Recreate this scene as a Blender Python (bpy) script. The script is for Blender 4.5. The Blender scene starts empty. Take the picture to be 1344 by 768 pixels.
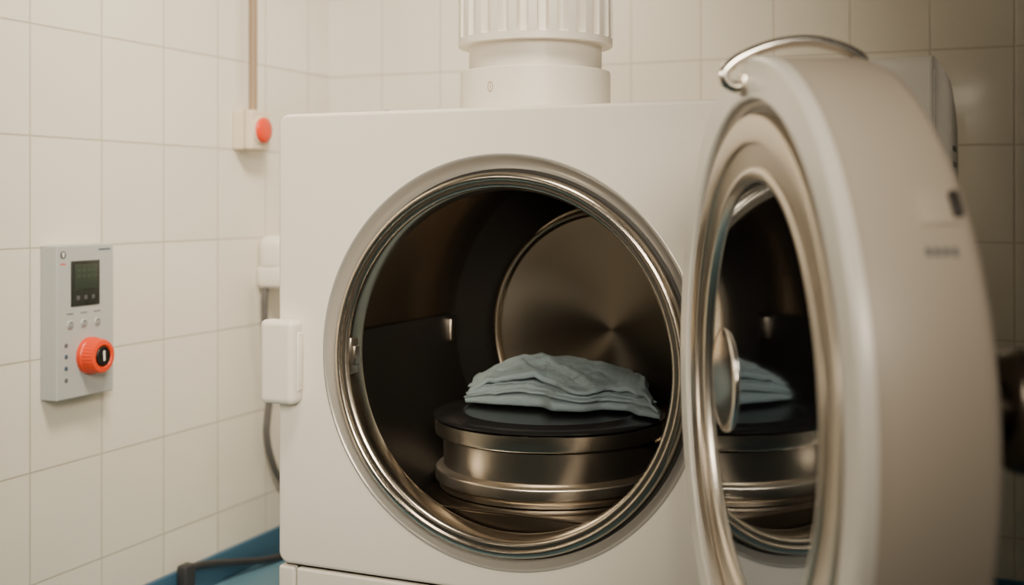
import bpy, bmesh, math, random
from mathutils import Vector, Matrix, noise
PI = math.pi
R = math.radians
scene = bpy.context.scene
C = scene.collection
random.seed(4)

# ------------------------------------------------------------------ materials
def mat(name, col, rough=0.5, metal=0.0, var=0.04, scale=6.0, bump=0.0, bscale=60.0, spec=None, stretch=None, rvar=0.0, coat=0.0, sheen=0.0, aniso=None, crease=0.0):
    m = bpy.data.materials.new(name); m.use_nodes = True
    nt = m.node_tree; N = nt.nodes; L = nt.links
    b = N['Principled BSDF']
    b.inputs['Roughness'].default_value = rough
    b.inputs['Metallic'].default_value = metal
    if spec is not None: b.inputs['Specular IOR Level'].default_value = spec
    if coat: b.inputs['Coat Weight'].default_value = coat; b.inputs['Coat Roughness'].default_value = 0.12
    if sheen: b.inputs['Sheen Weight'].default_value = sheen
    if aniso:
        b.inputs['Anisotropic'].default_value = aniso[1]
        tg = N.new('ShaderNodeTangent'); tg.direction_type = 'RADIAL'; tg.axis = aniso[0]
        L.new(tg.outputs[0], b.inputs['Tangent'])
    tc = N.new('ShaderNodeTexCoord')
    src = tc.outputs['Object']
    if stretch:
        mp = N.new('ShaderNodeMapping'); mp.inputs['Scale'].default_value = stretch
        L.new(src, mp.inputs['Vector']); src = mp.outputs['Vector']
    nz = N.new('ShaderNodeTexNoise'); nz.inputs['Scale'].default_value = scale; nz.inputs['Detail'].default_value = 4
    L.new(src, nz.inputs['Vector'])
    mx = N.new('ShaderNodeMix'); mx.data_type = 'RGBA'
    mx.inputs['A'].default_value = (*[max(0, c*(1-var)) for c in col], 1)
    mx.inputs['B'].default_value = (*[min(1, c*(1+var)) for c in col], 1)
    L.new(nz.outputs['Fac'], mx.inputs['Factor'])
    L.new(mx.outputs['Result'], b.inputs['Base Color'])
    if rvar:
        mr = N.new('ShaderNodeMapRange'); mr.inputs['To Min'].default_value = max(0.02, rough-rvar); mr.inputs['To Max'].default_value = rough+rvar
        L.new(nz.outputs['Fac'], mr.inputs['Value']); L.new(mr.outputs['Result'], b.inputs['Roughness'])
    if bump:
        n2 = N.new('ShaderNodeTexNoise'); n2.inputs['Scale'].default_value = bscale; n2.inputs['Detail'].default_value = 3
        L.new(tc.outputs['Object'], n2.inputs['Vector'])
        bp = N.new('ShaderNodeBump'); bp.inputs['Strength'].default_value = bump; bp.inputs['Distance'].default_value = 0.002
        L.new(n2.outputs['Fac'], bp.inputs['Height']); L.new(bp.outputs['Normal'], b.inputs['Normal'])
        if crease:
            n3 = N.new('ShaderNodeTexNoise'); n3.inputs['Scale'].default_value = 40; n3.inputs['Detail'].default_value = 5; n3.inputs['Distortion'].default_value = 1.5
            L.new(tc.outputs['Object'], n3.inputs['Vector'])
            b3 = N.new('ShaderNodeBump'); b3.inputs['Strength'].default_value = crease; b3.inputs['Distance'].default_value = 0.008
            L.new(n3.outputs['Fac'], b3.inputs['Height']); L.new(b3.outputs['Normal'], bp.inputs['Normal'])
    return m

def tile_mat(name, axis, off, w, h, zoff):
    m = bpy.data.materials.new(name); m.use_nodes = True
    nt = m.node_tree; N = nt.nodes; L = nt.links; b = N['Principled BSDF']
    tc = N.new('ShaderNodeTexCoord'); sp = N.new('ShaderNodeSeparateXYZ'); L.new(tc.outputs['Object'], sp.inputs[0])
    a1 = N.new('ShaderNodeMath'); a1.operation = 'ADD'; a1.inputs[1].default_value = 40*w-off
    L.new(sp.outputs[axis], a1.inputs[0])
    a2 = N.new('ShaderNodeMath'); a2.operation = 'ADD'; a2.inputs[1].default_value = 40*h-zoff
    L.new(sp.outputs['Z'], a2.inputs[0])
    cb = N.new('ShaderNodeCombineXYZ'); L.new(a1.outputs[0], cb.inputs[0]); L.new(a2.outputs[0], cb.inputs[1])
    br = N.new('ShaderNodeTexBrick'); br.offset = 0.0; br.squash = 1.0
    br.inputs['Scale'].default_value = 1.0; br.inputs['Mortar Size'].default_value = 0.0023
    br.inputs['Mortar Smooth'].default_value = 0.5; br.inputs['Bias'].default_value = 0.0
    br.inputs['Brick Width'].default_value = w; br.inputs['Row Height'].default_value = h
    br.inputs['Color1'].default_value = (0.79, 0.745, 0.655, 1); br.inputs['Color2'].default_value = (0.755, 0.71, 0.62, 1)
    br.inputs['Mortar'].default_value = (0.54, 0.485, 0.40, 1)
    L.new(cb.outputs[0], br.inputs['Vector'])
    L.new(br.outputs['Color'], b.inputs['Base Color'])
    mr = N.new('ShaderNodeMapRange'); mr.inputs['To Min'].default_value = 0.10; mr.inputs['To Max'].default_value = 0.5
    L.new(br.outputs['Fac'], mr.inputs['Value']); L.new(mr.outputs['Result'], b.inputs['Roughness'])
    b.inputs['Specular IOR Level'].default_value = 0.65
    nz = N.new('ShaderNodeTexNoise'); nz.inputs['Scale'].default_value = 7; L.new(tc.outputs['Object'], nz.inputs['Vector'])
    ml = N.new('ShaderNodeMath'); ml.operation = 'MULTIPLY_ADD'; ml.inputs[1].default_value = -0.7
    L.new(br.outputs['Fac'], ml.inputs[0]); L.new(nz.outputs['Fac'], ml.inputs[2])
    bp = N.new('ShaderNodeBump'); bp.inputs['Strength'].default_value = 0.5; bp.inputs['Distance'].default_value = 0.0025
    L.new(ml.outputs[0], bp.inputs['Height']); L.new(bp.outputs['Normal'], b.inputs['Normal'])
    return m

M = {}
M['enamel'] = mat('cream_enamel', (0.78, 0.73, 0.645), 0.27, var=0.015, bump=0.03, bscale=300)
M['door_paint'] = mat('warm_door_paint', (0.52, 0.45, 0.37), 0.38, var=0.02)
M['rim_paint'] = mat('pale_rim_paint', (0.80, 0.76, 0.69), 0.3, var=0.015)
M['bezel'] = mat('grey_bezel', (0.47, 0.45, 0.415), 0.25, metal=0.45, var=0.02)
M['plastic'] = mat('white_plastic', (0.78, 0.735, 0.655), 0.4, var=0.015)
M['vent_plastic'] = mat('vent_plastic', (0.70, 0.655, 0.58), 0.40, var=0.015)
M['cream_plastic'] = mat('aged_cream_plastic', (0.70, 0.60, 0.47), 0.5, var=0.03)
M['steel'] = mat('polished_steel', (0.66, 0.59, 0.50), 0.22, 1.0, var=0.02, scale=3)
M['window_steel'] = mat('satin_window_steel', (0.66, 0.60, 0.52), 0.28, 1.0, var=0.02, scale=3)
M['brushed'] = mat('brushed_steel', (0.60, 0.54, 0.46), 0.28, 1.0, var=0.04, scale=4, stretch=(1, 1, 8), aniso=('Z', 0.8))
M['pot_rim'] = mat('canister_rim_steel', (0.76, 0.69, 0.59), 0.25, 1.0, var=0.03, scale=4, aniso=('Z', 0.8))
M['bronze'] = mat('warm_ring_steel', (0.60, 0.535, 0.455), 0.31, 1.0, var=0.02, scale=3)
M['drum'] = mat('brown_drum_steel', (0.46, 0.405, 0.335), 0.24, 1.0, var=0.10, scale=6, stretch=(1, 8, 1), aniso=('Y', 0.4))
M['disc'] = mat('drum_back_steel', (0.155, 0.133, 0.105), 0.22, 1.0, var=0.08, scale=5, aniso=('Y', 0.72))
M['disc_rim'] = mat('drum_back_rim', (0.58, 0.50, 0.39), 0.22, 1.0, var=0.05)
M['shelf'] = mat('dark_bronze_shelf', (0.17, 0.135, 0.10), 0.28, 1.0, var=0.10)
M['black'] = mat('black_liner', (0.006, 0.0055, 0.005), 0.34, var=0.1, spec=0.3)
M['matte_black'] = mat('matte_black_gasket', (0.006, 0.0055, 0.005), 0.9, var=0.1, spec=0.05)
M['lid'] = mat('black_lid', (0.012, 0.012, 0.013), 0.25, var=0.1)
M['gasket'] = mat('rubber_gasket', (0.02, 0.018, 0.016), 0.5, var=0.1)
M['brown_gasket'] = mat('brown_door_gasket', (0.07, 0.058, 0.048), 0.45, var=0.1)
M['glass'] = mat('dark_mirror_glass', (0.195, 0.23, 0.275), 0.05, 1.0, var=0.02)
M['chrome'] = mat('chrome', (0.78, 0.73, 0.66), 0.20, 1.0, var=0.02)
M['cloth'] = mat('pale_blue_cotton', (0.18, 0.237, 0.262), 0.95, var=0.07, scale=20, bump=0.5, bscale=420, crease=0.35)
M['panel'] = mat('pale_grey_panel', (0.43, 0.445, 0.445), 0.42, var=0.015)
M['screen'] = mat('dark_screen', (0.018, 0.022, 0.021), 0.25, var=0.05)
M['lcd'] = mat('green_lcd', (0.026, 0.040, 0.030), 0.3, var=0.08)
M['lcd_ink'] = mat('lcd_digit', (0.045, 0.070, 0.048), 0.4)
M['keyink'] = mat('dim_key', (0.08, 0.085, 0.09), 0.5)
M['orange'] = mat('orange_plastic', (0.78, 0.050, 0.004), 0.32, var=0.03)
M['red'] = mat('red_button', (0.75, 0.045, 0.008), 0.35, var=0.03)
M['ink'] = mat('grey_print', (0.12, 0.125, 0.13), 0.5)
M['redink'] = mat('red_print', (0.65, 0.08, 0.05), 0.5)
M['blueink'] = mat('blue_print', (0.06, 0.10, 0.15), 0.5)
M['whiteink'] = mat('white_print', (0.88, 0.88, 0.86), 0.5)
M['grip'] = mat('dark_grip', (0.035, 0.030, 0.026), 0.45, var=0.1)
M['knob_metal'] = mat('brown_knob_metal', (0.14, 0.12, 0.10), 0.30, 1.0, var=0.05)
M['cord'] = mat('black_cord', (0.03, 0.03, 0.033), 0.5, var=0.1)
M['grey_cord'] = mat('grey_cord', (0.11, 0.105, 0.10), 0.5, var=0.05)
M['conduit'] = mat('tan_conduit', (0.30, 0.21, 0.135), 0.5, var=0.06)
M['floor'] = mat('blue_vinyl_floor', (0.13, 0.26, 0.35), 0.45, var=0.06, scale=9)
M['skirt'] = mat('blue_skirting', (0.045, 0.12, 0.20), 0.4, var=0.05)
M['tile_left'] = tile_mat('cream_wall_tiles_left', 'Y', 1.70, 0.188, 0.207, 0.774)
M['tile_back'] = tile_mat('cream_wall_tiles_back', 'X', -1.674+0.996, 0.168, 0.207, 0.774)

# ------------------------------------------------------------------ geometry helpers
def finish(name, bm, m, parent=None, loc=(0,0,0), rot=(0,0,0), angle=38, recalc=True, wn=False):
    if recalc: bmesh.ops.recalc_face_normals(bm, faces=bm.faces[:])
    me = bpy.data.meshes.new(name); bm.to_mesh(me); bm.free()
    for p in me.polygons: p.use_smooth = True
    me.set_sharp_from_angle(angle=R(angle))
    me.materials.append(m)
    o = bpy.data.objects.new(name, me); C.objects.link(o)
    o.location = loc; o.rotation_euler = rot
    if parent: o.parent = parent
    if wn:
        w = o.modifiers.new('even_shading', 'WEIGHTED_NORMAL'); w.keep_sharp = True; w.weight = 90
    return o

def lathe(bm, prof, axis='Y', seg=128, c=(0,0,0), a0=0, a1=2*PI):
    full = abs(a1-a0-2*PI) < 1e-6
    n = seg if full else seg+1
    rings = []
    for r, h in prof:
        if r < 1e-6:
            p = (c[0], c[1]+h, c[2]) if axis == 'Y' else (c[0], c[1], c[2]+h)
            rings.append([bm.verts.new(p)]); continue
        row = []
        for i in range(n):
            t = a0+(a1-a0)*i/seg
            if axis == 'Y': p = (c[0]+r*math.cos(t), c[1]+h, c[2]+r*math.sin(t))
            else: p = (c[0]+r*math.cos(t), c[1]+r*math.sin(t), c[2]+h)
            row.append(bm.verts.new(p))
        rings.append(row)
    for A, B in zip(rings, rings[1:]):
        m = n if full else n-1
        for i in range(m):
            j = (i+1) % n
            if len(A) == 1 and len(B) == 1: continue
            if len(A) == 1: bm.faces.new((A[0], B[i], B[j]))
            elif len(B) == 1: bm.faces.new((A[i], B[0], A[j]))
            else: bm.faces.new((A[i], B[i], B[j], A[j]))

def rbox(bm, x0, x1, y0, y1, z0, z1, bev=0.003, seg=3, mtx=None):
    r = bmesh.ops.create_cube(bm, size=1.0)
    vs = r['verts']
    for v in vs:
        v.co = Vector(((x0+x1)/2+v.co.x*(x1-x0), (y0+y1)/2+v.co.y*(y1-y0), (z0+z1)/2+v.co.z*(z1-z0)))
    if bev > 0:
        es = list({e for v in vs for e in v.link_edges})
        rr = bmesh.ops.bevel(bm, geom=es, offset=bev, segments=seg, profile=0.5, affect='EDGES')
        if mtx:
            allv = set(rr['verts'])
            for f in rr['faces']: allv.update(f.verts)
            for v in allv: v.co = mtx @ v.co
    elif mtx:
        for v in vs: v.co = mtx @ v.co

def catmull(pts, n=8):
    P = [Vector(p) for p in pts]
    P = [P[0]*2-P[1]]+P+[P[-1]*2-P[-2]]
    out = []
    for i in range(1, len(P)-2):
        for k in range(n):
            t = k/n
            a, b, c, d = P[i-1], P[i], P[i+1], P[i+2]
            out.append(0.5*((2*b)+(c-a)*t+(2*a-5*b+4*c-d)*t*t+(3*b-a-3*c+d)*t**3))
    out.append(P[-2]); return out

def tube(bm, pts, r, seg=16, smooth=8):
    path = catmull(pts, smooth) if smooth else [Vector(p) for p in pts]
    rings = []
    t0 = (path[1]-path[0]).normalized()
    nrm = t0.orthogonal().normalized()
    for i, p in enumerate(path):
        t = (path[min(i+1, len(path)-1)]-path[max(i-1, 0)]).normalized()
        nrm = (nrm-t*nrm.dot(t)).normalized(); bn = t.cross(nrm)
        rings.append([bm.verts.new(p+nrm*math.cos(2*PI*k/seg)*r+bn*math.sin(2*PI*k/seg)*r) for k in range(seg)])
    for A, B in zip(rings, rings[1:]):
        for k in range(seg):
            bm.faces.new((A[k], A[(k+1) % seg], B[(k+1) % seg], B[k]))
    bm.faces.new(rings[0][::-1]); bm.faces.new(rings[-1])

def rrect(x0, x1, z0, z1, r, n=8, sub=26):
    pts = []
    cs = [(x1-r, z0+r, -90), (x1-r, z1-r, 0), (x0+r, z1-r, 90), (x0+r, z0+r, 180)]
    for i, (cx, cz, a) in enumerate(cs):
        arc = [(cx+r*math.cos(R(a+90*k/n)), cz+r*math.sin(R(a+90*k/n))) for k in range(n+1)]
        pts += arc
        nx = cs[(i+1) % 4]; st = (nx[0]+r*math.cos(R(nx[2])), nx[1]+r*math.sin(R(nx[2]))); e = arc[-1]
        for k in range(1, sub):
            pts.append((e[0]+(st[0]-e[0])*k/sub, e[1]+(st[1]-e[1])*k/sub))
    return pts

def ringstrip(bm, rings):
    V = [[bm.verts.new(p) for p in rg] for rg in rings]
    for A, B in zip(V, V[1:]):
        n = len(A)
        for i in range(n): bm.faces.new((A[i], A[(i+1) % n], B[(i+1) % n], B[i]))
    return V

def text_mesh(name, s, size, m, parent, loc, rot, ext=0.0004):
    cu = bpy.data.curves.new(name+'_curve', 'FONT'); cu.body = s; cu.size = size; cu.extrude = ext; cu.offset = 0.0008
    cu.align_x = 'CENTER'; cu.align_y = 'CENTER'
    t = bpy.data.objects.new(name+'_tmp', cu); C.objects.link(t)
    bpy.context.view_layer.update()
    me = bpy.data.meshes.new_from_object(t.evaluated_get(bpy.context.evaluated_depsgraph_get()))
    bpy.data.objects.remove(t)
    me.name = name; me.materials.clear(); me.materials.append(m)
    o = bpy.data.objects.new(name, me); C.objects.link(o); o.parent = parent; o.location = loc; o.rotation_euler = rot
    return o

def empty(name, loc, rz, label, cat):
    o = bpy.data.objects.new(name, None); C.objects.link(o); o.empty_display_size = 0.1
    o.location = loc; o.rotation_euler = (0, 0, rz); o['label'] = label; o['category'] = cat
    return o

# ------------------------------------------------------------------ frames
H = 0.86                       # camera height
AM = R(-24.0)                  # machine turn
AR = math.atan2(-0.387, 0.922) # room turn
MC = Vector((-0.022, 1.79, 0))
def mw(s, d, z=0):             # machine frame -> world
    return Vector((MC.x+math.cos(AM)*s-math.sin(AM)*d, MC.y+math.sin(AM)*s+math.cos(AM)*d, z))
def wm(x, y):                  # world -> machine frame
    dx, dy = x-MC.x, y-MC.y
    return (math.cos(AM)*dx+math.sin(AM)*dy, -math.sin(AM)*dx+math.cos(AM)*dy)
def rw(x, y, z=0):             # room frame -> world
    return Vector((math.cos(AR)*x-math.sin(AR)*y, math.sin(AR)*x+math.cos(AR)*y, z))

# ------------------------------------------------------------------ room
XL, YB = -1.674, 2.746
def struct(name, x0, x1, y0, y1, z0, z1, m, bev=0):
    bm = bmesh.new(); rbox(bm, x0, x1, y0, y1, z0, z1, bev)
    o = finish(name, bm, m, rot=(0, 0, AR)); o['kind'] = 'structure'; return o
struct('wall_left', XL-0.1, XL, -0.6, YB+0.1, 0, 2.7, M['tile_left'])
struct('wall_back', XL, 2.4, YB, YB+0.1, 0, 2.7, M['tile_back'])
struct('floor', XL-0.1, 2.4, -0.6, YB+0.1, -0.05, 0, M['floor'])
struct('baseboard_left', XL, XL+0.012, -0.6, YB, 0, 0.066, M['skirt'], 0.003)
struct('baseboard_back', XL+0.012, 2.4, YB-0.012, YB, 0, 0.066, M['skirt'], 0.003)

# ------------------------------------------------------------------ the machine
root = empty('front_loading_steriliser', mw(0, 0, 0), AM, 'large cream white front-loading machine with round steel chamber and open porthole door', 'machine')
ZC = H-0.2376                  # chamber axis height
SX = 0.006                     # chamber axis across the front
SL, SR, ZS, ZT, DEP = -0.390, 0.395, H-0.583, H+0.1415, 0.75
# cabinet shell: solid with a cylindrical cavity behind the round hole
bm = bmesh.new()
lay = [(0.0065, 0.0), (0.0040, 0.0006), (0.0019, 0.0019), (0.0006, 0.0040), (0.0, 0.0065), (0.0, DEP-0.01), (0.006, DEP)]
base = rrect(SL+0.0065, SR-0.0065, ZS+0.0065, ZT-0.0065, 0.0125)
def circ(r, d):
    return [(SX+r*math.cos(a), d, ZC+r*math.sin(a)) for a in [math.atan2(z-ZC, x-SX) for x, z in base]]
rings = [circ(0.334, 0.51), circ(0.334, 0.030), circ(0.306, 0.030), circ(0.306, 0.0)]
for ins, d in lay:
    rings.append([(x, d, z) for x, z in rrect(SL+ins, SR-ins, ZS+ins, ZT-ins, 0.019-ins)])
V = ringstrip(bm, rings)
bm.faces.new(V[-1]); bm.faces.new(V[0][::-1])
finish('cabinet', bm, M['enamel'], root, angle=40, wn=True)
bm = bmesh.new(); rbox(bm, SL+0.006, SR-0.006, 0.012, DEP-0.01, 0.0, ZS-0.001, 0.004)
finish('plinth', bm, M['black'], root)
bm = bmesh.new(); rbox(bm, SL+0.034, SR, 0.0, 0.014, 0.03, ZS-0.004, 0.005)
finish('drawer_front', bm, M['enamel'], root, angle=60, wn=True)
bm = bmesh.new(); rbox(bm, SL, SL+0.031, 0.0, DEP-0.01, 0.03, ZS-0.004, 0.005)
finish('side_strip', bm, M['enamel'], root, angle=60, wn=True)
ZR = ZC-0.004
bm = bmesh.new()
lathe(bm, [(0.3110, 0.002), (0.3100, -0.0010), (0.308, -0.0015), (0.3060, -0.0005), (0.3045, 0.002), (0.300, 0.009), (0.295, 0.015), (0.291, 0.017), (0.275, 0.018)], c=(SX, 0, ZC), seg=160)
finish('bezel', bm, M['bezel'], root, angle=50)
bm = bmesh.new()
lathe(bm, [(0.2915, 0.018), (0.2915, 0.015), (0.2895, 0.014), (0.287, 0.014), (0.2845, 0.015), (0.2845, 0.018)], c=(SX, 0, ZR))
finish('door_seal', bm, M['gasket'], root)
bm = bmesh.new()
lathe(bm, [(0.2860, 0.02), (0.2860, 0.000), (0.2850, -0.0045), (0.2820, -0.0080), (0.2770, -0.0090), (0.2742, -0.0078), (0.2732, -0.0045), (0.2718, -0.0040), (0.2690, -0.0045), (0.2660, -0.0040),
           (0.2635, -0.0015), (0.2617, 0.003), (0.2602, 0.012), (0.2588, 0.030), (0.2598, 0.036), (0.268, 0.038)], c=(SX, 0, ZR), seg=160)
finish('chamber_ring', bm, M['steel'], root, angle=50)
bm = bmesh.new()
lathe(bm, [(0.262, 0.037), (0.324, 0.042), (0.326, 0.05), (0.326, 0.48), (0.318, 0.497), (0.30, 0.5), (0.0, 0.5)], c=(SX, 0, ZC))
finish('chamber', bm, M['drum'], root)
bm = bmesh.new()
lathe(bm, [(0.235, 0.497), (0.324, 0.488)], c=(SX, 0, ZC))
finish('back_gasket', bm, M['matte_black'], root)
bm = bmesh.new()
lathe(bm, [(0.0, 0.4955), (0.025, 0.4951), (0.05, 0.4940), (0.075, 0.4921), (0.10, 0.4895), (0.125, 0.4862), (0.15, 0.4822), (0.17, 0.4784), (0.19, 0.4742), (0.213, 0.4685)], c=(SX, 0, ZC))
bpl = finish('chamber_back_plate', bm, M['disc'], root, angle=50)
bm = bmesh.new()
lathe(bm, [(0.212, 0.470), (0.214, 0.459), (0.219, 0.456), (0.225, 0.460), (0.227, 0.47), (0.227, 0.4985)], c=(SX, 0, ZC))
finish('back_plate_rim', bm, M['disc_rim'], bpl, angle=50)
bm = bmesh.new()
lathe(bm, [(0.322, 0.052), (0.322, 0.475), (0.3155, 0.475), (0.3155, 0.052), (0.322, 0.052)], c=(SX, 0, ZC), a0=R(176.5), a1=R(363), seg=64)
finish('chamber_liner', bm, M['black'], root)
ZSH = ZC-0.235
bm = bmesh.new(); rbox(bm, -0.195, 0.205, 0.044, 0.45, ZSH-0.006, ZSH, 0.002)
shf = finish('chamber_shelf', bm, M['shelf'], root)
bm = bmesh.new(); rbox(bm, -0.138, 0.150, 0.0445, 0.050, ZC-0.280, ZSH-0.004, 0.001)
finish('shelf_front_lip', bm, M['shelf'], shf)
bm = bmesh.new(); rbox(bm, SX-0.279, SX-0.258, 0.000, 0.022, ZC-0.034, ZC+0.024, 0.003); rbox(bm, SX-0.2615, SX-0.2545, 0.006, 0.020, ZC-0.020, ZC+0.010, 0.0015)
finish('door_catch', bm, M['brushed'], root)
bm = bmesh.new(); rbox(bm, SX-0.317, SX-0.308, 0.445, 0.458, ZC-0.030, ZC+0.012, 0.002)
finish('liner_clip', bm, M['steel'], root)
# white latch block on left front edge
bm = bmesh.new(); rbox(bm, -0.405, -0.341, -0.032, 0.0, H-0.322, H-0.188, 0.010, 5)
lb = finish('latch_block', bm, M['plastic'], root, angle=60, wn=True)
bm = bmesh.new(); rbox(bm, -0.405, -0.3905, -0.012, 0.05, H-0.314, H-0.196, 0.006, 4)
finish('latch_mount', bm, M['plastic'], lb)
bm = bmesh.new(); rbox(bm, -0.3415, -0.3385, -0.018, -0.006, H-0.300, H-0.208, 0.0012)
finish('latch_edge', bm, M['plastic'], lb)
# vent stack
vs, vd = -0.044, 0.25
bm = bmesh.new()
lathe(bm, [(0.0, ZT-0.002), (0.1265, ZT-0.002), (0.1265, H+0.2155), (0.1255, H+0.2175), (0.1120, H+0.2180), (0.1120, H+0.275)], 'Z', c=(vs, vd, 0))
vp = finish('vent_pipe', bm, M['vent_plastic'], root, angle=30, wn=True)
bm = bmesh.new()
seg = 25*12
prof = [(0.110, 0.260, 0), (0.1295, 0.260, 0), (0.1300, 0.2605, 0), (0.1300, 0.272, 0), (0.1292, 0.274, 0.6), (0.1288, 0.276, 1), (0.1280, 0.370, 1), (0.122, 0.387, 0.7), (0.112, 0.393, 0), (0.02, 0.395, 0)]
rg = []
for r, z, k in prof:
    row = []
    for i in range(seg):
        rr = r+k*(0.0018 if (i % 12) < 6 else -0.0150)
        t = 2*PI*i/seg; row.append((vs+rr*math.cos(t), vd+rr*math.sin(t), H+z))
    rg.append(row)
V = ringstrip(bm, rg); bm.faces.new(V[-1])
finish('ribbed_cap', bm, M['vent_plastic'], vp, angle=25)
bm = bmesh.new()   # small oval emblem on the flange
def on_vent(x, z):
    a = R(-102)+x/0.1269; return bm.verts.new((vs+0.1269*math.cos(a), vd+0.1269*math.sin(a), H+0.185+z))
for i in range(24):
    t0, t1 = 2*PI*i/24, 2*PI*(i+1)/24
    bm.faces.new([on_vent(0.0055*f*math.cos(t), 0.0085*f*math.sin(t)) for t, f in ((t0, 1), (t1, 1), (t1, 0.78), (t0, 0.78))])
bm.faces.new([on_vent(x, z) for x, z in ((-0.0006, -0.004), (0.0006, -0.004), (0.0006, 0.004), (-0.0006, 0.004))])
finish('emblem', bm, M['conduit'], vp)
bm = bmesh.new(); lathe(bm, [(0.0, ZT+0.006), (0.006, ZT+0.005), (0.009, ZT+0.002), (0.009, ZT-0.001)], 'Z', c=(-0.215, 0.05, 0), seg=24)
finish('screw_cap', bm, M['bezel'], root)
# hinges
for z in (0.772, 0.452):
    bm = bmesh.new()
    rbox(bm, 0.320, 0.344, -0.012, 0.001, z-0.028, z+0.028, 0.003)
    lathe(bm, [(0.0, z-0.022), (0.007, z-0.022), (0.0075, z-0.018), (0.0075, z+0.018), (0.007, z+0.022), (0.0, z+0.022)], 'Z', seg=24, c=(0.3215, -0.016, 0))
    tube(bm, [(0.3215, -0.018, z), (0.324, -0.06, z), (0.335, -0.125, z)], 0.006, 12)
    finish('hinge', bm, M['brushed'], root)

# ---- door (local: +X free edge, -Y inner side)
DR = 0.345
ds, dd = wm(0.240, 1.235)
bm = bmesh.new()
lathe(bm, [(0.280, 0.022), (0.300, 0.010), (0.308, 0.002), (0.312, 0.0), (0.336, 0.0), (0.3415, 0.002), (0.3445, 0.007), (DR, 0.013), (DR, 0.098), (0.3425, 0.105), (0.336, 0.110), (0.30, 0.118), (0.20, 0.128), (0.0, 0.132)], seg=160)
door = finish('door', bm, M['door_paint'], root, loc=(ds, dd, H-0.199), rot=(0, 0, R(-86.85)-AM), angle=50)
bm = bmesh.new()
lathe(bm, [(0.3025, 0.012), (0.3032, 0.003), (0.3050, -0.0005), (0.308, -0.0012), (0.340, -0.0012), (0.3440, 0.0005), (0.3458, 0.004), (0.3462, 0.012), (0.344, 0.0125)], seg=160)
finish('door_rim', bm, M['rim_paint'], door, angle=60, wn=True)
bm = bmesh.new()
lathe(bm, [(0.3045, 0.0115), (0.300, 0.011), (0.292, 0.0115), (0.284, 0.013), (0.276, 0.015), (0.266, 0.02)], seg=128)
finish('door_gasket', bm, M['brown_gasket'], door, angle=60)
bm = bmesh.new()
lathe(bm, [(0.2895, 0.025), (0.2895, 0.006), (0.2875, 0.002), (0.283, 0.0005), (0.262, 0.0010), (0.2585, 0.0025), (0.2575, 0.0050), (0.252, 0.0058), (0.244, 0.0066), (0.232, 0.0075)], seg=160)
finish('door_steel_ring', bm, M['bronze'], door, angle=35, wn=True)
bm = bmesh.new()
lathe(bm, [(0.2345, 0.02), (0.2345, 0.0060), (0.2325, 0.0045), (0.226, 0.0045), (0.2235, 0.006), (0.2215, 0.0090), (0.2200, 0.0115)], seg=160)
finish('window_ring', bm, M['window_steel'], door, angle=50)
bm = bmesh.new(); lathe(bm, [(0.0, 0.0110), (0.222, 0.0110)], seg=128)
finish('window_glass', bm, M['glass'], door)
bm = bmesh.new()
lathe(bm, [(0.0590, 0.0115), (0.0588, 0.0095), (0.0570, 0.0080), (0.050, 0.0072), (0.030, 0.0062), (0.0, 0.0056)], c=(-0.140, 0, -0.004), seg=64)
finish('window_knob', bm, M['chrome'], door, angle=60)
bm = bmesh.new()
tube(bm, [(0, 0.0, 0.318), (0, -0.012, 0.317), (0, -0.021, 0.322), (0, -0.022, 0.333), (0, -0.004, 0.3475), (0, 0.03, 0.3605), (0, 0.065, 0.3645), (0, 0.095, 0.3590), (0, 0.117, 0.3490), (0, 0.122, 0.340), (0, 0.112, 0.330)], 0.0060, 16)
finish('top_handle', bm, M['chrome'], door)
bm = bmesh.new(); rbox(bm, -0.013, 0.013, -0.007, 0.002, 0.308, 0.330, 0.003)
finish('handle_bracket', bm, M['steel'], door)
bm = bmesh.new(); rbox(bm, -0.010, 0.010, 0.098, 0.122, 0.324, 0.342, 0.003)
finish('handle_bracket', bm, M['steel'], door)
def side_mtx(a, y): return Matrix.Translation(Vector((DR*math.sin(a), y, DR*math.cos(a)))) @ Matrix.Rotation(a, 4, 'Y')
bm = bmesh.new()
a = math.acos(0.195/DR)
rbox(bm, -0.017, 0.017, -0.016, 0.016, -0.001, 0.0022, 0.0012, 3, side_mtx(a, 0.081))
finish('side_catch', bm, M['door_paint'], door)
bm = bmesh.new(); rbox(bm, -0.012, 0.012, -0.004, 0.004, 0.001, 0.008, 0.002, 3, side_mtx(a, 0.095))
finish('catch_pin', bm, M['grip'], door)
bm = bmesh.new()
a = math.acos(0.160/DR)
for k in range(4):
    rbox(bm, -0.004, 0.004, -0.0022, 0.0022, -0.0002, 0.0004, 0, 1, side_mtx(a, 0.066+0.007*k))
finish('door_marking', bm, M['ink'], door)
bm = bmesh.new()
lathe(bm, [(0.0, 0.110), (0.026, 0.110), (0.026, 0.125), (0.022, 0.132), (0.0, 0.132)], c=(0.30, 0, 0.035), seg=32)
finish('outer_knob_stem', bm, M['knob_metal'], door)
bm = bmesh.new()
lathe(bm, [(0.0, 0.122), (0.034, 0.123), (0.043, 0.127), (0.048, 0.134), (0.050, 0.143), (0.048, 0.154), (0.042, 0.163), (0.030, 0.169), (0.0, 0.172)], c=(0.30, 0, 0.035), seg=48)
finish('outer_knob', bm, M['knob_metal'], door, angle=60)

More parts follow.
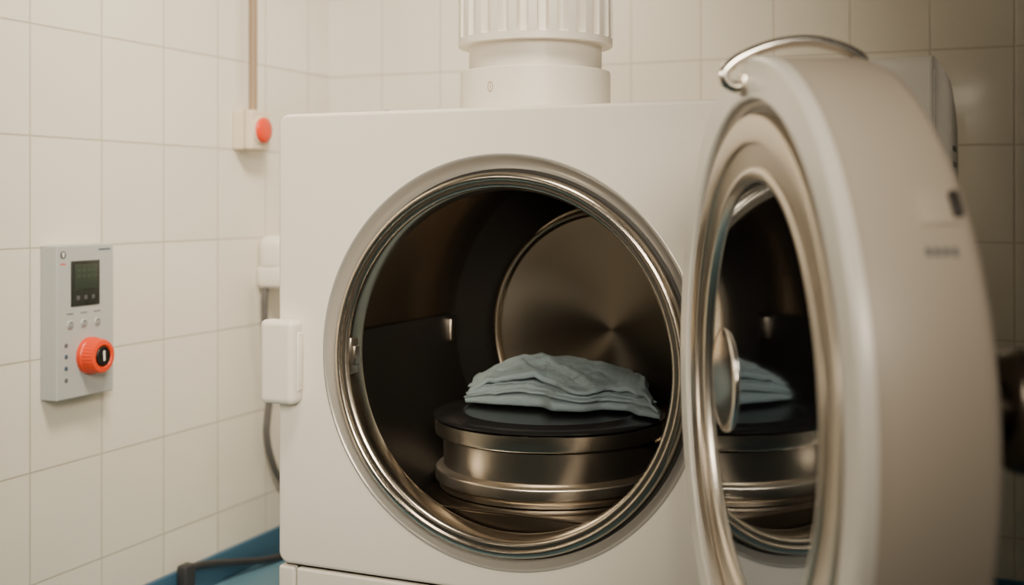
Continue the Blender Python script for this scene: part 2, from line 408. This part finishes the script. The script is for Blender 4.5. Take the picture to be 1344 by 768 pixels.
# ------------------------------------------------------------------ canister in the chamber
pc = mw(-0.0190, 0.250, ZSH)
pot = empty('steel_canister', pc, 0, 'round brushed steel canister with flat black lid standing inside the chamber', 'canister')
bm = bmesh.new()
lathe(bm, [(0.0, 0.0), (0.181, 0.0), (0.1835, 0.002), (0.1835, 0.008), (0.1800, 0.010), (0.1800, 0.012), (0.1880, 0.0135), (0.1905, 0.016), (0.1905, 0.030), (0.1885, 0.033), (0.181, 0.035), (0.1770, 0.038),
           (0.1770, 0.084), (0.172, 0.086), (0.0, 0.087)], 'Z', seg=160)
finish('canister_body', bm, M['brushed'], pot, angle=40, wn=True)
bm = bmesh.new()
lathe(bm, [(0.165, 0.0870), (0.185, 0.0875), (0.1895, 0.0890), (0.1910, 0.0915), (0.1910, 0.1125), (0.188, 0.115), (0.170, 0.116)], 'Z', seg=160)
finish('canister_rim', bm, M['pot_rim'], pot, angle=40, wn=True)
bm = bmesh.new()
lathe(bm, [(0.172, 0.1155), (0.191, 0.1155), (0.1945, 0.1168), (0.1945, 0.1190), (0.191, 0.1205), (0.180, 0.1212), (0.152, 0.1212), (0.149, 0.1240), (0.144, 0.1240), (0.141, 0.1208), (0.10, 0.1200), (0.0, 0.1200)], 'Z', seg=160)
finish('canister_lid', bm, M['lid'], pot, angle=45)

# ------------------------------------------------------------------ folded cloth
def lerp_tab(tab, x):
    for (x0, v0), (x1, v1) in zip(tab, tab[1:]):
        if x <= x1:
            t = (x-x0)/(x1-x0); t = max(0, min(1, t)); t = t*t*(3-2*t); return v0+(v1-v0)*t
    return tab[-1][1]
HT = [(-0.17, 0.50), (-0.13, 0.78), (-0.075, 1.0), (-0.02, 0.98), (0.05, 0.86), (0.11, 0.80), (0.15, 0.70), (0.17, 0.42)]
FR = [(-0.17, -0.044), (-0.11, -0.058), (-0.04, -0.062), (-0.005, -0.098), (0.035, -0.096), (0.07, -0.068), (0.11, -0.072), (0.14, -0.110), (0.17, -0.118)]
BK = [(-0.17, 0.045), (-0.1, 0.07), (0.0, 0.085), (0.1, 0.065), (0.14, 0.02), (0.17, -0.07)]
path = []
def turn(c, z0, z1, sgn, n=12, w=0.05):
    return [(c+sgn*math.sin(PI*k/n)*w, z0+(z1-z0)*(1-math.cos(PI*k/n))/2) for k in range(n+1)]
def flat(a, b, z0, z1, n=34): return [(a+(b-a)*k/n, z0+(z1-z0)*k/n) for k in range(1, n)]
# three thin folded layers; the top sheet rises to the back and its front edge lies loose
path += flat(0.95, 0.06, 0.02, 0.02)+turn(0.05, 0.02, 0.22, -1, w=0.04)+flat(0.06, 0.93, 0.24, 0.36)+turn(0.93, 0.36, 0.44, 1)+flat(0.92, 0.12, 0.44, 0.30)+turn(0.11, 0.30, 0.48, -1, w=0.04)
path += flat(0.13, 0.92, 0.50, 0.76)+turn(0.92, 0.76, 0.86, 1)+flat(0.92, 0.20, 0.90, 0.62)+turn(0.19, 0.62, 0.76, -1, 10, 0.035)+flat(0.21, 0.86, 0.80, 1.08, 30)+turn(0.86, 1.08, 0.98, 1, 8, 0.03)
def crs(p, w=4.0):
    return max(0.0, 1-w*abs(noise.noise(p)))
bm = bmesh.new(); NU = 170; grid = []
NP = len(path)
for iu in range(NU+1):
    u = -0.170+0.340*iu/NU; row = []
    for iv, (py, pz) in enumerate(path):
        g = iv/NP
        L_ = min(1.0, max(0.0, (g-0.22)/0.05))+min(1.0, max(0.0, (g-0.48)/0.05))+min(1.0, max(0.0, (g-0.76)/0.04))
        top = min(1.0, max(0.0, L_-1.5))
        f, bk, h = lerp_tab(FR, u-0.010*L_), lerp_tab(BK, u), lerp_tab(HT, u)*0.068
        drape = top*max(0.0, noise.noise(Vector((u*9+4.1, 0.7, 2.0))))*1.1*(1-py)**2
        y = f+(bk-f)*py-0.024*drape; z = 0.003+h*pz*(1-0.35*min(1, drape))
        q = Vector((u*11, y*11, pz*1.3))
        y += 0.010*noise.noise(q+Vector((3, 1, 5)))*(0.4+pz)+0.015*noise.noise(Vector((u*9, 3.3, L_*2.9)))*(1-py)
        k = min(1, pz*2.0)
        c, s = math.cos(0.9), math.sin(0.9)
        a_, b_ = u*c+y*s, -u*s+y*c
        z += k*(0.008*noise.noise(Vector((u*10+y*7, y*7, 0.4)))+0.0038*crs(Vector((a_*13, b_*4, 1)), 4.5)*(0.3+top)+0.0026*crs(Vector((b_*20, a_*6, 8)), 5)
                - 0.0026*crs(Vector((u*17, y*17, 14.0)), 5)+0.0008*noise.noise(Vector((u*80, y*50, 3))))
        x = u*(1.0-0.015*L_)+0.012*noise.noise(Vector((L_*1.5, y*9, u*8+2)))*(0.3+pz)+0.006*noise.noise(Vector((y*22, L_*3, 2.2)))
        z = max(z, 0.0026+0.004*pz)
        row.append(bm.verts.new((x, y, z)))
    grid.append(row)
for A, B in zip(grid, grid[1:]):
    for i in range(len(A)-1): bm.faces.new((A[i], A[i+1], B[i+1], B[i]))
cl = finish('folded_cloth', bm, M['cloth'], None, loc=(0.093, 2.08, ZSH+0.1235), rot=(0, 0, R(-12)), angle=180)
md = cl.modifiers.new('thick', 'SOLIDIFY'); md.thickness = 0.0024; md.offset = 0
cl['label'] = 'crumpled folded pale blue cloth lying on the black lid of the canister'; cl['category'] = 'cloth'

# ------------------------------------------------------------------ control panel on left wall
WR = AR+PI/2
cp = empty('wall_control_panel', rw(XL, 1.80, 0.491), WR, 'pale grey wall control box with dark screen and orange rotary knob', 'control panel')
bm = bmesh.new(); rbox(bm, -0.076, 0.076, -0.040, 0.0, 0.0, 0.288, 0.003)
finish('housing', bm, M['panel'], cp, angle=60, wn=True)
F = -0.040
bm = bmesh.new(); rbox(bm, -0.040, 0.036, F-0.002, F+0.004, 0.172, 0.258, 0.0015)
sc = finish('screen', bm, M['screen'], cp)
bm = bmesh.new(); rbox(bm, -0.032, 0.028, F-0.0028, F, 0.204, 0.251, 0.0005)
finish('display', bm, M['lcd'], sc)
bm = bmesh.new()
for r_ in range(2):
    for k in range(4): rbox(bm, -0.026+k*0.014, -0.018+k*0.014, F-0.0032, F-0.002, 0.226+r_*0.011, 0.231+r_*0.011, 0)
finish('display_digits', bm, M['lcd_ink'], sc)
for k in range(3):
    bm = bmesh.new(); rbox(bm, -0.027+k*0.020, -0.019+k*0.020, F-0.0028, F, 0.184, 0.192, 0.0005)
    finish('screen_key', bm, M['keyink'], sc)
FT = (PI/2, 0, 0)
for k, x in enumerate((-0.042, -0.006, 0.030)):
    bm = bmesh.new(); lathe(bm, [(0.0, F-0.0025), (0.0075, F-0.0022), (0.0085, F-0.001), (0.0085, F+0.002)], c=(x, 0, 0.139), seg=28)
    b_ = finish('button', bm, M['panel'], cp)
    bm = bmesh.new(); lathe(bm, [(0.0042, F-0.0028), (0.0060, F-0.0028)], c=(x, 0, 0.139), seg=28); rbox(bm, x-0.0008, x+0.0008, F-0.003, F-0.002, 0.136, 0.144, 0)
    finish('button_symbol', bm, M['ink'], b_)
    bm = bmesh.new()
    for q in range(3): rbox(bm, x-0.008+q*0.006, x-0.004+q*0.006, F-0.0006, F+0.001, 0.158, 0.1605, 0)
    finish('button_caption', bm, M['ink'], cp)
for k, z in enumerate((0.101, 0.080, 0.058, 0.036)):
    bm = bmesh.new(); lathe(bm, [(0.0, F-0.0015), (0.004, F-0.001), (0.0048, F+0.001)], c=(-0.052, 0, z), seg=20)
    finish('indicator_light', bm, M['blueink'] if k in (1, 2) else M['ink'], cp)
bm = bmesh.new()
lathe(bm, [(0.0, F-0.0008), (0.0075, F-0.0008), (0.0075, F+0.001)], c=(-0.060, 0, 0.270), seg=28)
lg = finish('round_logo', bm, M['ink'], cp)
bm = bmesh.new(); rbox(bm, -0.0615, -0.0585, F-0.0014, F-0.0004, 0.2665, 0.2745, 0); rbox(bm, -0.063, -0.057, F-0.0014, F-0.0004, 0.2715, 0.2735, 0)
finish('logo_symbol', bm, M['whiteink'], lg)
bm = bmesh.new()
for q in range(3): rbox(bm, -0.066+q*0.0045, -0.0628+q*0.0045, F-0.0006, F+0.001, 0.2515, 0.2545, 0)
finish('red_print', bm, M['redink'], cp)
bm = bmesh.new()
for q in range(6): rbox(bm, 0.034+q*0.0055, 0.038+q*0.0055, F-0.0006, F+0.001, 0.276, 0.2795, 0)
finish('grey_print', bm, M['blueink'], cp)
kx, kz = 0.009, 0.076
bm = bmesh.new(); seg = 120; rg = []
for r, y, k in [(0.0355, F+0.001, 0), (0.0355, F-0.009, 0), (0.0335, F-0.011, 0), (0.0335, F-0.013, 1), (0.0325, F-0.029, 1), (0.030, F-0.034, 0.5), (0.022, F-0.035, 0), (0.019, F-0.032, 0), (0.004, F-0.032, 0)]:
    rg.append([(kx+(r-0.0012*k*(i % 4 == 0))*math.cos(2*PI*i/seg), y, kz+(r-0.0012*k*(i % 4 == 0))*math.sin(2*PI*i/seg)) for i in range(seg)])
V = ringstrip(bm, rg); bm.faces.new(V[-1])
kb = finish('rotary_knob', bm, M['orange'], cp, angle=30)
bm = bmesh.new(); lathe(bm, [(0.0, F-0.0355), (0.0175, F-0.0355), (0.019, F-0.034), (0.019, F-0.031)], c=(kx, 0, kz), seg=48)
finish('knob_face', bm, M['black'], kb)
text_mesh('knob_number', '1', 0.026, M['whiteink'], kb, (kx, F-0.0359, kz), FT)

# ------------------------------------------------------------------ emergency stop box and conduit
es = empty('stop_button_box', rw(XL, 2.355, 0.98), WR, 'small cream wall box with round red push button below the conduit', 'push button')
bm = bmesh.new(); rbox(bm, -0.037, 0.037, -0.055, 0.0, 0.0, 0.092, 0.006, 4)
finish('box', bm, M['cream_plastic'], es, angle=60, wn=True)
bm = bmesh.new(); rbox(bm, -0.0375, 0.0375, -0.036, -0.033, -0.0005, 0.0925, 0.001)
finish('seam', bm, M['conduit'], es)
bm = bmesh.new(); lathe(bm, [(0.034, -0.054), (0.034, -0.058), (0.031, -0.0595), (0.02, -0.0595)], c=(-0.002, 0, 0.046), seg=40)
finish('collar', bm, M['cream_plastic'], es)
bm = bmesh.new(); lathe(bm, [(0.027, -0.056), (0.029, -0.061), (0.030, -0.064), (0.027, -0.068), (0.014, -0.070), (0.0, -0.0705)], c=(-0.002, 0, 0.046), seg=40)
finish('button', bm, M['red'], es, angle=60)
cd = empty('conduit_pipe', rw(XL, 2.375, 1.072), WR, 'thin tan conduit pipe running up the tiled wall from the red button box', 'pipe')
bm = bmesh.new(); tube(bm, [(0, -0.018, 0.0), (0, -0.018, 0.8), (0, -0.018, 1.6)], 0.0095, 20, 2)
finish('pipe', bm, M['conduit'], cd)
for z in (0.55, 1.15):
    bm = bmesh.new(); rbox(bm, -0.016, 0.016, -0.012, 0.0, z-0.008, z+0.008, 0.002); lathe(bm, [(0.0096, z-0.008), (0.0115, z-0.008), (0.0115, z+0.008), (0.0096, z+0.008)], 'Z', c=(0, -0.018, 0), seg=24)
    finish('pipe_clip', bm, M['cream_plastic'], cd)

# ------------------------------------------------------------------ handset unit with cord
hs = empty('wall_handset_unit', rw(XL, 2.455, 0.65), WR, 'white rounded wall unit with hanging grey cord half hidden behind the machine', 'wall unit')
bm = bmesh.new(); rbox(bm, -0.046, 0.06, -0.072, 0.0, 0.040, 0.130, 0.024, 6)
finish('housing', bm, M['plastic'], hs)
bm = bmesh.new(); rbox(bm, -0.046, 0.06, -0.070, 0.0, 0.004, 0.058, 0.012, 4)
finish('cradle', bm, M['plastic'], hs)
bm = bmesh.new()
tube(bm, [(-0.03, -0.02, 0.010), (-0.037, -0.02, -0.03), (-0.03, -0.02, -0.126), (-0.010, -0.018, -0.235), (-0.018, -0.016, -0.30), (-0.022, -0.016, -0.345), (-0.006, -0.016, -0.40), (0.03, -0.016, -0.46), (0.08, -0.016, -0.50), (0.14, -0.016, -0.49)], 0.008, 14)
finish('cord', bm, M['grey_cord'], hs)

# ------------------------------------------------------------------ power cord by the skirting
pcx = XL+0.026
pw = empty('power_cord', rw(pcx, 2.12, 0.0), AR, 'black power cord with plug lying along the blue skirting', 'cord')
bm = bmesh.new()
tube(bm, [(0.004, 0.0, 0.066), (0.0, 0.03, 0.068), (0.002, 0.10, 0.055), (0.004, 0.18, 0.036), (0.012, 0.28, 0.015), (0.03, 0.37, 0.009), (0.08, 0.44, 0.009), (0.18, 0.47, 0.009), (0.30, 0.46, 0.009)], 0.0085, 14)
finish('cable', bm, M['cord'], pw)
bm = bmesh.new(); rbox(bm, -0.012, 0.014, -0.022, 0.014, 0.0, 0.082, 0.006, 3)
finish('plug', bm, M['cord'], pw)

# ------------------------------------------------------------------ slim cabinet behind the door
sb = empty('slim_side_cabinet', mw(0.515, 0.35, 0), AM, 'slim white cabinet with curved top standing behind the open door', 'cabinet')
prof = [(0.0, 0.0), (0.0, 1.066)]
for k in range(1, 7): prof.append((0.022-0.022*math.cos(R(15*k)), 1.066+0.024*math.sin(R(15*k))))
prof += [(0.10, 1.090), (0.24, 1.089), (0.38, 1.082), (0.46, 1.066), (0.51, 1.042), (0.543, 1.010), (0.56, 0.97), (0.566, 0.92), (0.566, 0.0)]
def extr(bm, pr, x0, x1, bev):
    a = [bm.verts.new((x0, y, z)) for y, z in pr]; b = [bm.verts.new((x1, y, z)) for y, z in pr]
    bm.faces.new(a); bm.faces.new(b[::-1]); n = len(pr)
    for i in range(n):
        bm.faces.new((a[i], b[i], b[(i+1) % n], a[(i+1) % n]))
    if bev:
        es_ = [e for e in bm.edges if abs(e.verts[0].co.x-e.verts[1].co.x) < 1e-7]
        bmesh.ops.bevel(bm, geom=es_, offset=bev, segments=3, profile=0.5, affect='EDGES')
bm = bmesh.new(); extr(bm, prof, -0.075, 0.068, 0.005)
finish('body', bm, M['plastic'], sb, angle=40, wn=True)
bm = bmesh.new()
p2 = [(0.016+y*0.95, 0.03+z*0.955) for y, z in prof]
extr(bm, p2, 0.060, 0.0705, 0.002)
sp_ = finish('side_panel', bm, M['plastic'], sb, angle=40, wn=True)
for k in range(2):
    bm = bmesh.new(); rbox(bm, 0.0700, 0.0720, 0.40, 0.48, 0.925+k*0.03, 0.935+k*0.03, 0.0005)
    finish('vent_slot', bm, M['ink'], sp_)

# ------------------------------------------------------------------ light
def area(name, loc, target, w, h, power, col, spread=180):
    l = bpy.data.lights.new(name, 'AREA'); l.shape = 'RECTANGLE'; l.size = w; l.size_y = h; l.energy = power; l.color = col; l.spread = R(spread)
    o = bpy.data.objects.new(name, l); C.objects.link(o); o.location = loc
    o.rotation_euler = (Vector(target)-Vector(loc)).to_track_quat('-Z', 'Y').to_euler(); return o
area('ceiling_light', (-0.10, 1.30, 2.2), (-0.55, 2.45, 1.1), 0.6, 0.4, 15.5, (1.0, 0.875, 0.68), 88)
area('room_fill', (0.35, -0.7, 1.75), (-0.42, 2.0, 0.80), 0.6, 0.6, 5.2, (1.0, 0.88, 0.70), 46)  # added fill, no known lamp; narrow beam keeps the right wall dark
area('front_fill', (-0.62, -0.55, 1.22), (-0.10, 1.95, 0.58), 0.45, 0.45, 1.4, (1.0, 0.87, 0.68), 33)  # added unseen fill that brightens canister and cloth inside the chamber
area('door_fill', (-1.10, 0.75, 1.35), (0.26, 1.22, 0.80), 0.35, 0.35, 1.0, (1.0, 0.88, 0.70), 48)  # added unseen fill to lift the door's inner face
area('chamber_streak_fill', mw(SX-0.284, 0.072, ZC-0.01), mw(SX-0.17, 0.48, ZC-0.01), 0.010, 0.20, 0.18, (1.0, 0.80, 0.55), 120)  # added source hidden behind the lip, placed to streak the back plate
area('chamber_fill', mw(0.13, 0.075, ZC+0.25), mw(-0.32, 0.34, ZC+0.10), 0.08, 0.03, 0.65, (1.0, 0.84, 0.64), 60)  # added fill with no fitting, brightens the drum's left wall
pl = bpy.data.lights.new('pendant_light', 'POINT'); pl.energy = 5.0; pl.color = (1.0, 0.87, 0.67); pl.shadow_soft_size = 0.10
po = bpy.data.objects.new('pendant_light', pl); C.objects.link(po); po.location = (-0.02, 2.62, 1.62)
sl = bpy.data.lights.new('side_fill_spot', 'SPOT'); sl.energy = 13; sl.color = (1.0, 0.88, 0.72); sl.spot_size = R(24); sl.spot_blend = 0.7; sl.shadow_soft_size = 0.1  # added unseen fill for the right side of the slim cabinet
so = bpy.data.objects.new('side_fill_spot', sl); C.objects.link(so); so.location = (1.75, 1.6, 1.45)
so.rotation_euler = (mw(0.59, 0.55, 0.96)-Vector(so.location)).to_track_quat('-Z', 'Y').to_euler()
w = bpy.data.worlds.new('room_glow'); scene.world = w; w.use_nodes = True
nt = w.node_tree; N = nt.nodes; L = nt.links; bg = N['Background']
tc = N.new('ShaderNodeTexCoord'); sp = N.new('ShaderNodeSeparateXYZ'); L.new(tc.outputs['Generated'], sp.inputs[0])
mr = N.new('ShaderNodeMapRange'); mr.inputs['From Min'].default_value = -0.6; mr.inputs['From Max'].default_value = 0.8; L.new(sp.outputs['Z'], mr.inputs['Value'])
cr = N.new('ShaderNodeValToRGB'); cr.color_ramp.elements[0].color = (0.18, 0.145, 0.105, 1); cr.color_ramp.elements[1].color = (0.85, 0.72, 0.55, 1)
L.new(mr.outputs['Result'], cr.inputs['Fac']); L.new(cr.outputs['Color'], bg.inputs['Color']); bg.inputs['Strength'].default_value = 0.055

# ------------------------------------------------------------------ camera
cam = bpy.data.cameras.new('camera'); co = bpy.data.objects.new('camera', cam); C.objects.link(co)
co.location = (0, 0, H); co.rotation_euler = (PI/2, 0, 0)
cam.sensor_width = 36; cam.lens = 1582/1344*36; cam.shift_y = -119/1344; cam.clip_start = 0.05
cam.dof.use_dof = True; cam.dof.focus_distance = 1.85; cam.dof.aperture_fstop = 2.8
scene.camera = co
